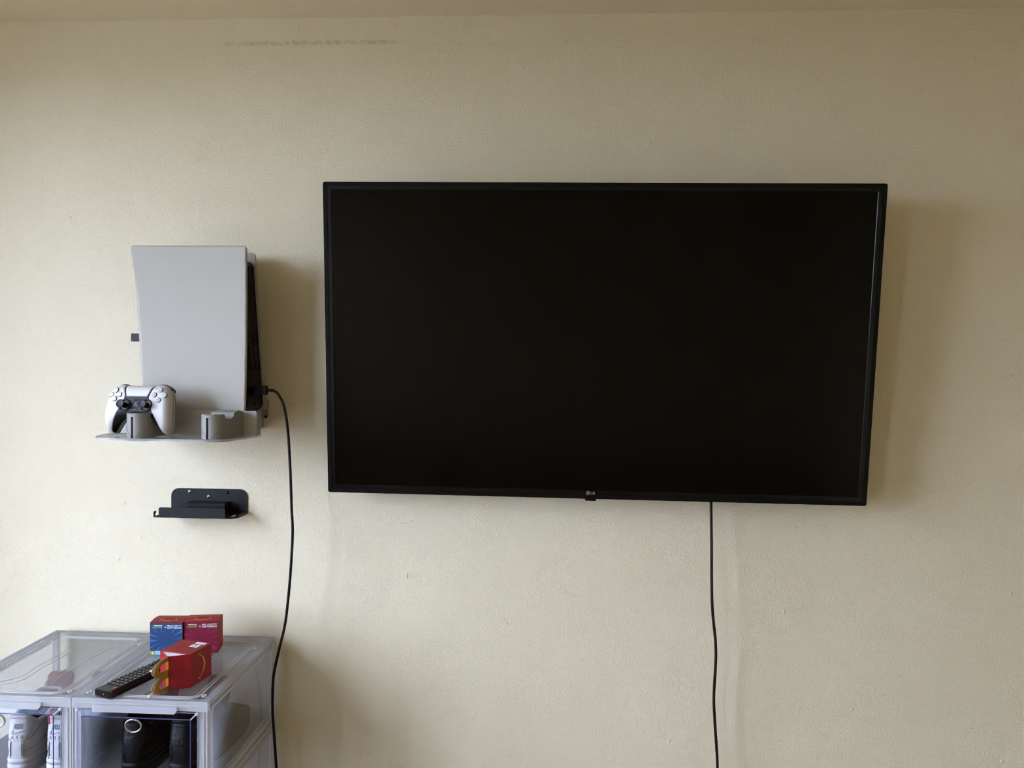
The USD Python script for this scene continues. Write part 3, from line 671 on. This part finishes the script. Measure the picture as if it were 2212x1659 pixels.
shoe_box('clear plastic shoe box with black sneakers inside, right one under the red toy boxes', (XR, -.02, Z0))
shoe_box('clear plastic shoe box with white sneakers inside, left one of the top pair', (XL, -.02, Z0))
for k in range(1, 4):
    shoe_box(('empty clear shoe box right under the box of black sneakers', 'third clear shoe box down in the right stack', 'lowest clear shoe box of the right stack')[k - 1], (XR, -.02, Z0 - .2040 * k), k < 2)
    shoe_box(('empty clear shoe box right under the box of white sneakers', 'third clear shoe box down in the left stack', 'lowest clear shoe box of the left stack')[k - 1], (XL, -.02, Z0 - .2040 * k), k < 2)
# ---------------------------------------------------------------- sneakers in the boxes
class Shoe:
    ZS = .058
    def __init__(self, s=1.0):
        self.s = s
    def top(self, ph):
        c = np.abs((ph + np.pi) % (2 * np.pi) - np.pi)
        return np.interp(c, [0, .35, .75, 1.2, 1.9, 2.6, np.pi], [.1415, .1385, .124, .124, .140, .147, .148])
    def at(self, ph, z):
        zr = np.clip(z, .03, .16)
        yh = np.interp(zr, [.03, .055, .085, .11, .13, .145, .16], [.002, .0, -.0005, .004, .009, .0105, .016])
        yt = np.interp(zr, [.03, .045, .058, .07, .082, .10, .12, .16], [.286, .284, .274, .247, .205, .168, .150, .138])
        y = yh + (yt - yh) * (1 - np.cos(ph)) / 2
        wz = np.interp(zr, [.03, .06, .085, .11, .13, .16], [1.0, 1.0, .97, .90, .88, .86])
        wb = np.interp(y, [0, .05, .12, .19, .24, .29], [.0380, .0385, .0405, .0440, .0430, .0370])
        x = wb * wz * np.sign(np.sin(ph)) * np.abs(np.sin(ph)) ** .62
        return np.stack([x * np.ones_like(z), y, z * np.ones_like(y)], -1)
    def normal(self, ph, z):
        e = .01
        a = self.at(ph + e, z) - self.at(ph - e, z); b = self.at(ph, z + .002) - self.at(ph, z - .002)
        n = np.cross(a, b); return n / np.linalg.norm(n, axis=-1, keepdims=True)
    def wall(self, z0f, z1f, off=0.0, n=96, m=18):
        ph = np.linspace(0, 2 * np.pi, n, endpoint=False)
        V = []
        for s_ in np.linspace(0, 1, m):
            z = z0f(ph) + (z1f(ph) - z0f(ph)) * s_
            V.append(self.at(ph, z) + off * self.normal(ph, z) if off else self.at(ph, z))
        V = np.array(V); F = []
        for i in range(m - 1):
            for k in range(n):
                l = (k + 1) % n
                F += [(i * n + k, i * n + l, (i + 1) * n + l), (i * n + k, (i + 1) * n + l, (i + 1) * n + k)]
        return V.reshape(-1, 3), np.array(F), n, m
    def wrap(self, mesh):
        """maps (arc from the heel centre line, z, outward) onto the shoe's surface"""
        ph = np.linspace(-1.6, 1.6, 400)
        P = self.at(ph, np.full(400, .10)); d = np.r_[0, np.cumsum(np.linalg.norm(np.diff(P, axis=0), axis=1))]; d -= np.interp(0, ph, d)
        v = mesh.vertices
        p = np.interp(v[:, 0], d, ph)
        return trimesh.Trimesh(self.at(p, v[:, 1]) + v[:, 2:3] * self.normal(p, v[:, 1]), mesh.faces, process=False)
SWOOSH = Polygon([(1, .46), (.72, .30), (.5, .17), (.34, .07), (.22, .02), (.11, .03), (.04, .10), (.03, .22), (.09, .36), (.17, .46), (.135, .34), (.15, .25), (.22, .20), (.34, .205), (.6, .30)])
def sneaker(label, x, y, yaw, mats, box_z, mirror=1):
    upper, sole, lining, tongue, trimm = mats
    S = Shoe()
    t = thing('sneaker', label, 'shoe', (x, y, box_z + .0003 - .024), rotm('z', yaw), 'sneakers in the clear boxes')
    V, F, n, m = S.wall(lambda p: np.full_like(p, S.ZS - .002), S.top)
    part(t, 'upper', trimesh.Trimesh(V, F, process=False), upper, True)
    # rolled collar and dark lining
    ph = np.linspace(0, 2 * np.pi, n, endpoint=False)
    C = S.at(ph, S.top(ph)); mid = np.array([0, .075, .12])
    rim_ = C + (mid - C) * .035
    part(t, 'collar', tube(rim_, .0042, 8, closed=True), upper, True)
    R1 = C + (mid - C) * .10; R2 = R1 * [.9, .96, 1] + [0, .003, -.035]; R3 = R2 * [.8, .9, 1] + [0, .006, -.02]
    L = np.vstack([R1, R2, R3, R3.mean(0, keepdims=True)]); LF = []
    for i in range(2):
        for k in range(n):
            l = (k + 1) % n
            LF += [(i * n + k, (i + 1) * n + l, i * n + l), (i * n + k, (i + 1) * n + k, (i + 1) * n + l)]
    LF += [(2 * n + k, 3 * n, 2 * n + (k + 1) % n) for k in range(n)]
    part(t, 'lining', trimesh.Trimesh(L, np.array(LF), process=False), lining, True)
    # sole: thick cupsole a little wider than the upper
    V, F, n, m = S.wall(lambda p: np.full_like(p, .024), lambda p: np.full_like(p, S.ZS), .0, 96, 14)
    z = V[:, 2]; q = S.at(np.tile(ph, 14), np.full(len(z), .05)); nn = S.normal(np.tile(ph, 14), np.full(len(z), .05))
    off = .0035 - .003 * np.clip(1 - (z - .024) / .006, 0, 1) - .0022 * (np.abs(z - .046) < .003) - .0022 * np.clip((z - .054) / .004, 0, 1)
    V = q + nn * off[:, None]; V[:, 2] = z
    cap = [(13 * 96 + k, 13 * 96 + (k + 1) % 96, len(V)) for k in range(96)] + [((k + 1) % 96, k, len(V) + 1) for k in range(96)]
    V = np.vstack([V, [0, .14, S.ZS], [0, .14, .024]])
    part(t, 'sole', trimesh.Trimesh(V, np.vstack([F, cap]), process=False), sole, 40)
    # heel overlays
    tab = Polygon(smooth_line([(-.0265, .1355), (-.033, .121), (-.027, .107), (-.018, .097), (-.0075, .0925), (.0075, .0925), (.018, .097), (.027, .107), (.033, .121), (.0265, .1355)], 6))
    part(t, 'heel_tab', S.wrap(slab(tab, lambda u, v: .0016 - .0012 * np.clip(1 - shapely.distance(shapely.points(np.column_stack([u, v])), tab.exterior) / .0016, 0, 1), lambda u, v: -.001 + 0 * u, .0028)), upper, 50)
    strip = rrect(-.0085, .0585, .0085, .0935, .001, 2)
    sp_ = part(t, 'heel_strip', S.wrap(slab(strip, lambda u, v: .0013 + 0 * u, lambda u, v: -.001 + 0 * u, .003)), upper, 40)
    part(sp_, 'seam', [S.wrap(slab(rect(a_ - .0003, .0585, a_ + .0003, .0925), lambda u, v: .0018 + 0 * u, lambda u, v: 0 * u, .003)) for a_ in (-.0115,)], trimm, False)
    part(sp_, 'seam', [S.wrap(slab(rect(a_ - .0003, .0585, a_ + .0003, .0925), lambda u, v: .0018 + 0 * u, lambda u, v: 0 * u, .003)) for a_ in (.0115,)], trimm, False)
    low = Polygon(np.vstack([smooth_line([(-.085, .068), (-.06, .0635), (-.03, .0635), (0, .0635), (.03, .0635), (.06, .0635), (.085, .068)], 5), smooth_line([(.085, .0582), (0, .0582), (-.085, .0582)], 8)]))
    part(t, 'rand', S.wrap(slab(low, lambda u, v: .0011 + 0 * u, lambda u, v: -.001 + 0 * u, .004)), upper, 40)
    for s_ in (-1, 1):
        cv = LineString(smooth_line([(s_ * .0135, .094), (s_ * .028, .099), (s_ * .045, .110), (s_ * .062, .116), (s_ * .08, .112)], 6)).buffer(.0007)
        part(t, 'seam', S.wrap(slab(cv, lambda u, v: .0009 + 0 * u, lambda u, v: -.0006 + 0 * u, .003, .0012)), trimm, 40)
        cv = LineString(smooth_line([(s_ * .012, .073), (s_ * .04, .078), (s_ * .07, .092)], 6)).buffer(.0006)
        part(t, 'seam', S.wrap(slab(cv, lambda u, v: .0008 + 0 * u, lambda u, v: -.0006 + 0 * u, .003, .0012)), trimm, 40)
    tx = meshkit.text_mesh('NIKE', .0088, .0012, True); tx.apply_translation((-tx.bounds[:, 0].mean(), .1175, .0014))
    tx.vertices[:, 0] += .15 * (tx.vertices[:, 1] - .1175)
    tx.vertices[:, 0] *= .62
    part(t, 'heel_lettering', S.wrap(tx), trimm, False)
    so = ext(affinity.scale(SWOOSH, .031, .020, origin=(0, 0)), .0012); so.apply_translation((-.0135, .1065, .0014))
    so = so.subdivide().subdivide()
    part(t, 'heel_swoosh', S.wrap(so), trimm, False)
    for ch, xx in (('A', -.0095), ('I', 0), ('R', .0095)):
        tx = meshkit.text_mesh(ch, .0062, .0010, True); tx.apply_translation((xx - tx.bounds[:, 0].mean(), .0985, .0014))
        part(t, 'heel_lettering', S.wrap(tx), trimm, False)
    # tongue and laces
    tg = rrect(-.027, 0, .027, .062, .012, 6)
    tm = slab(tg, lambda u, v: .004 - 6 * u * u, lambda u, v: -.004 - 6 * u * u, .004)
    T_ = tf(tm, rotm('x', 62), (0, .150, .114)); 
    part(t, 'tongue', T_, tongue, 50)
    for k_ in range(4):
        f = k_ / 3
        P = [(x_, .172 + .062 * f - 2.0 * 0, .100 - .026 * f + .006 * (1 - (x_ / .024) ** 2)) for x_ in np.linspace(-.024, .024, 9)]
        part(t, 'lace', tube(P, .0026, 6), trimm, True)
    return t
leather_w = plain('leather_white', (.46, .455, .455), .45, .4, bump=(700, .00012))
sole_w = plain('sole_white', (.40, .40, .405), .55, bump=(900, .0001))
line_w = plain('stitch_grey', (.26, .26, .28), .6)
tongue_w = plain('tongue_maroon', (.14, .035, .045), .7)
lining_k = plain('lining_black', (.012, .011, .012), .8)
leather_k = plain('leather_black', (.0028, .0032, .0042), .4, .16, bump=(700, .00014))
sole_k = plain('sole_black', (.0035, .004, .005), .5, .15, bump=(900, .0001))
line_k = plain('stitch_black', (.010, .0105, .012), .45,.3)
FZ = Z0 + .0225
WH, BL = (leather_w, sole_w, lining_k, tongue_w, line_w), (leather_k, sole_k, lining_k, leather_k, line_k)
sneaker('white leather sneaker seen from the heel, left one of its pair', -1.0920, -.366, 7.0, WH, FZ)
sneaker('white leather sneaker half hidden behind the post between the two clear boxes', -1.0140, -.362, 0.0, WH, FZ)
sneaker('black leather sneaker behind the oval ring, left one of the black pair', -.8510, -.366, 4.0, BL, FZ)
sneaker('black leather sneaker in the right clear box, nearest its right side wall', -.7560, -.362, -4.0, BL, FZ)
rl = thing('red_cord', 'thin red cord hanging over the collar of the white sneakers in the left box', 'cord', (-1.02, -.355, FZ + .12))
part(rl, 'loop', tube(smooth_line([(-.008, -.003, -.014), (-.006, -.007, .006), (.002, -.006, .022), (.007, .0, .034), (.010, .02, .038), (.014, .05, .033), (.016, .075, .018)], 8), .0020, 8), plain('red_cord', (.55, .03, .04), .5), True)

# ---------------------------------------------------------------- red carton toy boxes
red_card = plain('red_card', (.23, .0055, .0105), .5, .25)
white_card = plain('white_card', (.85, .84, .84), .6)
mustard = plain('mustard_card', (.33, .155, .006), .5)
yellow = plain('yellow_card', (.92, .68, .02), .5)
cream = plain('cream_card', (.52, .42, .28), .7)
smile_gold = plain('smile_gold', (.55, .27, .03), .5)
ink_white = plain('ink_white', (.88, .88, .88), .5)
ink_lime = plain('ink_lime', (.38, .42, .10), .5)
ink_dark = plain('ink_dark', (.04, .03, .03), .5)
def rays(w_, h_, cx_, cy_, n_=16, ph0=.1):
    out = []
    for k_ in range(n_):
        a_ = ph0 + 2 * math.pi * k_ / n_
        wd = .05 + .05 * ((k_ * 7) % 3)
        tri = Polygon([(cx_ + .017 * math.cos(a_), cy_ + .017 * math.sin(a_)), (cx_ + .2 * math.cos(a_ - wd), cy_ + .2 * math.sin(a_ - wd)), (cx_ + .2 * math.cos(a_ + wd), cy_ + .2 * math.sin(a_ + wd))])
        tri = tri.intersection(rect(-w_ / 2 + .0005, .0095, w_ / 2 - .0005, h_ - .016))
        if not tri.is_empty and tri.area > 1e-7:
            out.append(tri)
    return out
def smile(width, sag, thick):
    A = np.linspace(-1, 1, 25)
    up_ = [(a_ * width / 2, sag * (a_ * a_ - 1)) for a_ in A]
    lo_ = [(a_ * width / 2, sag * (a_ * a_ - 1) - thick * (1 - .75 * a_ * a_)) for a_ in A[::-1]]
    s_ = Polygon(up_ + lo_)
    for k_ in (-1, 1):
        s_ = s_.union(affinity.rotate(rect(-.0009, -.0045, .0009, .0045), k_ * -62, origin=(0, 0)).__class__(affinity.translate(affinity.rotate(rect(-.0011, -.0042, .0011, .0042), k_ * 35, origin=(0, 0)), k_ * width / 2, -.0002).exterior))
    return s_.buffer(.0001)
def toy_box(label, loc, R, w_=.074, d_=.072, h_=.075, style=None, rays_mat=None, face_mat=None, handle=False, g=.025):
    t = thing('toy_box', label, 'carton box', loc, R, 'red carton toy boxes on the clear shoe box')
    hw = w_ / 2
    part(t, 'carton', rbx(-hw, hw, 0, d_, 0, h_, .0008), red_card, False)
    L_ = math.hypot(d_ / 2, g); th_ = math.degrees(math.atan2(g, d_ / 2))
    notch = rect(-hw, 0, hw, L_)
    if not handle:
        notch = notch.difference(rect(-.012, L_ - .0022, .010, L_ + .01)).difference(rect(-.030, L_ - .0008, -.020, L_ + .01))
    roof = ext(notch, .0009)                                  # (x, up the slope)
    Rf = rotm('x', th_)
    part(t, 'roof_flap', tf(roof, Rf, (0, .0003, h_ - .0003)), red_card, False, label='front roof flap')
    Rb = rotm('z', 180) @ rotm('x', th_)
    part(t, 'roof_flap', tf(roof, Rb, (0, d_ - .0003, h_ - .0003)), red_card, False, label='back roof flap')
    gab = Polygon([(.003, h_ - .001), (d_ - .003, h_ - .001), (d_ / 2, h_ + g - min(.0025, g * .4))])
    for s_ in (-1, 1):
        part(t, 'gable_flap', ext(gab, .0009, 'yz', s_ * (hw - (.0018 if handle and s_ > 0 else .006)) - (.0009 if s_ > 0 else 0)), white_card if handle and s_ > 0 else red_card, False, label='white inside of the open gable flap' if handle and s_ > 0 else None)
    def onface(p, lift=.0001, dep=.0002):
        return front(ext(p, dep), (0, -lift, 0))
    if style:
        f = part(t, 'front_print', onface(rect(-hw + .0006, .0003, hw - .0006, h_ - .0006)), face_mat, False, label='printed front face')
        for r_ in rays(w_, h_, .0, .036):
            part(f, 'ray', onface(r_, .0003, .0001), rays_mat, False)
        ty = h_ - .0125
        tx = meshkit.text_mesh('TURTLES', .0042, .0002, True); tx.apply_scale((.86, 1.15, 1)); tx.apply_translation((-.0315, ty, 0))
        xs_ = (tx.vertices[:, 0] + .0315) / .026; tx.vertices[:, 1] += -.0016 * (2 * xs_ - 1) ** 2 + .0006 * xs_
        part(f, 'lettering', front(tx, (0, -.0003, 0)), ink_lime, False)
        part(f, 'title_bar', onface(rect(-.0285, ty + .0062, -.0090, ty + .0074), .0003, .0002), ink_white, False)
        tx = meshkit.text_mesh('x', .0046, .0002, True); tx.apply_translation((-.0042, ty + .0003, 0))
        part(f, 'lettering', front(tx, (0, -.0003, 0)), ink_white, False)
        for s__, dy in (('HELLO KITTY', .0038), ('AND FRIENDS', -.0010)):
            tx = meshkit.text_mesh(s__, .0035, .0002, True); tx.apply_scale((.0335 / (tx.bounds[1, 0] - tx.bounds[0, 0]), 1, 1)); tx.apply_translation((.0018 - tx.bounds[0, 0], ty + dy, 0))
            part(f, 'lettering', front(tx, (0, -.0003, 0)), ink_white, False)
        if style == 'blue':
            part(f, 'age_badge', onface(rect(-hw + .0006, .0003, -hw + .013, .0092), .0003, .0002), plain('badge_green', (.30, .36, .06), .5), False)
            part(f, 'age_number', front(words('8', .0052, .0002, True), (-hw + .0068, -.0005, .0020)), ink_white, False)
            part(f, 'bottom_strip', onface(rect(-hw + .0131, .0003, hw - .0006, .0092), .0003, .0002), plain('strip_blue', (.28, .52, .68), .5), False)
        sm = smile(.034, .0065, .0021)
        part(t, 'smile_logo', tf(ext(sm, .0002), Rf, (0, .0003 + .6 * L_ * math.cos(math.radians(th_)), h_ + .6 * L_ * math.sin(math.radians(th_)) + .0009)), smile_gold, False)
    if handle:
        hs, ht = .0335, .043
        def arch(rx, ry, base):
            q = np.linspace(0, math.pi, 24)
            return Polygon([(rx * math.cos(a_), base + ry * math.sin(a_) ** .8) for a_ in q] + [(-rx, -.001), (rx, -.001)])
        m_ = arch(.0178, ht, 0); hole_ = arch(.0085, .024, .004)
        two = affinity.translate(m_, -.0166, 0).union(affinity.translate(m_, .0166, 0))
        for s_ in (-1, 1):
            two = two.difference(affinity.translate(hole_, s_ * .0170, .0))
        for s_, mt_ in ((-1, mustard), (1, cream)):
            hd = slab(two, lambda u, v, s_=s_: .0010 + 0 * u, lambda u, v: .0002 + 0 * u, .004)
            hd = tf(front(hd), rotm('x', s_ * -3.0), (0, d_ / 2 + s_ * .0008, h_ + g - .0008))
            part(t, 'handle', hd, mt_, False, label='mustard yellow double arch handle' if s_ < 0 else 'cream back sheet of the handle')
        for s_ in (-1, 1):
            part(t, 'handle_tab', tf(ext(rrect(-.0085, 0, .0085, .0042, .001), .0007), rotm('x', 60), (s_ * .0170, d_ / 2 - .0022, h_ + g - .001)), yellow, False)
        part(t, 'smile_logo', onface(affinity.translate(smile(.051, .0145, .0052), .000, h_ * .60)), smile_gold, False)
        Rs = np.array([[0, 0, 1], [1, 0, 0], [0, 1, 0]], float)      # (y, z, out of the +x side)
        part(t, 'label_strip', tf(ext(rect(.008, .004, .032, .0145), .0002), Rs, (hw, 0, 0)), ink_white, False)
        b_ = part(t, 'recycling_label', tf(ext(rect(.012, .0185, .032, .0335), .0002), Rs, (hw, 0, 0)), ink_white, False)
        for k_ in range(3):
            ar = affinity.translate(LineString([(-.003, 0), (.0015, 0)]).buffer(.0007, cap_style='flat').union(Polygon([(.001, -.0017), (.001, .0017), (.0037, 0)])), 0, -.0038)
            ar = affinity.translate(affinity.rotate(ar, 120 * k_, origin=(0, 0)), .022, .026)
            part(b_, 'recycling_arrow', tf(ext(ar, .0002), Rs, (hw + .0002, 0, 0)), ink_dark, False)
    return t
ZT = Z0 + BH + .0010
blue_ink = plain('blue_ink', (.006, .042, .135), .4)
blue_ray = plain('blue_ray', (.035, .13, .32), .4)
mag_ink = plain('magenta_ink', (.155, .004, .026), .4)
mag_ray = plain('magenta_ray', (.23, .016, .055), .4)
toy_box('small red carton toy box with blue printed front, standing at the back', (-.8835, -.1590, ZT), rotm('z', 5.0), .0745, .050, .0745, 'blue', blue_ray, blue_ink, g=.002)
toy_box('small red carton toy box with magenta printed front, standing at the back', (-.8080, -.1450, ZT), rotm('z', 11.0), .0745, .050, .0745, 'magenta', mag_ray, mag_ink, g=.002)
RB = np.array([[0, -.978, -.208], [0, .208, -.978], [1, 0, 0]], float)
toy_box('open red carton toy box lying on its side with a yellow double arch handle', (-.7293, -.2631, ZT + .0352), RB, .070, .074, .068, None, None, None, True)

# ---------------------------------------------------------------- remote control
remote_black = plain('remote_black', (.004, .0035, .0035), .35, .25)
key_black = plain('key_black', (.008, .008, .008), .4, .35)
key_mark = plain('key_mark', (.42, .42, .41), .5)
RA = math.degrees(math.atan2(.29, .957))
rc = thing('remote_control', 'black remote control with many small keys lying beside the red boxes', 'remote control', (-.8940, -.3905, ZT), rotm('z', -RA))
prf = rrect(-.0235, 0, .0235, .0160, .0055, 6).union(rect(-.016, 0, .016, .002))
bod = ext(prf, .200, 'xz', 0.0)
zt_ = bod.vertices[:, 2] > .009
bod.vertices[zt_ & (bod.vertices[:, 1] < .01), 1] += .0015
part(rc, 'body', bod, remote_black, 40)
part(rc, 'end_window', ext(rrect(-.0215, .0018, .0215, .0144, .005, 6), .0010, 'xz', -.0006), plain('ir_window', (.004, .004, .005), .12, .6), 30)
part(rc, 'end_mark', front(ext(Point(0, 0).buffer(.0013).difference(Point(.0008, .0004).buffer(.0012)), .0002), (.002, -.0006, .0085)), key_mark, False)
def key(u, v, w__, h__, mat, mark=True, name='key', mm=key_mark):
    k_ = part(rc, name, tf(ext(rrect(-w__ / 2, -h__ / 2, w__ / 2, h__ / 2, min(w__, h__) * .3, 3), .0016), None, (u, v, .0157)), mat, False)
    if mark:
        part(k_, 'mark', tf(ext(rrect(-w__ * .17, -h__ * .12, w__ * .17, h__ * .14, .0003, 2), .00015), None, (u, v, .0173)), mm, False)
part(rc, 'power_key', tf(disc(.0042, .0017, 20, .0005), None, (.0150, .0150, .0157)), plain('power_red', (.36, .03, .04), .4), 30)
for r_ in range(9):
    for c_ in range(4):
        v_ = .030 + r_ * .0112
        if r_ == 5 and c_ == 3:
            key(-.0158 + c_ * .0106, v_, .0098, .0086, key_black, True, 'wide_key')
            continue
        if r_ == 7 and c_ == 3:
            key(-.0158 + c_ * .0106, v_, .0092, .0070, plain('key_white', (.78, .74, .66), .45), True, 'white_key', plain('key_orange', (.75, .25, .08), .5)); continue
        key(-.0158 + c_ * .0106, v_, .0090, .0078, key_black)
for r_ in range(4):
    for c_ in range(3):
        key(-.0140 + c_ * .0140, .136 + r_ * .0140, .0100, .0080, key_black)

clipw = thing('plastic_clip', 'small loose white plastic clip on the lid edge behind the door', 'clip', (-.8022, -.3790, ZT + .0004))
part(clipw, 'clip_body', tf(rbx(-.0022, .0022, -.005, .005, 0, .0045, .0012), rotm('z', -20)), plain('clip_white', (.85, .86, .88), .4), False)
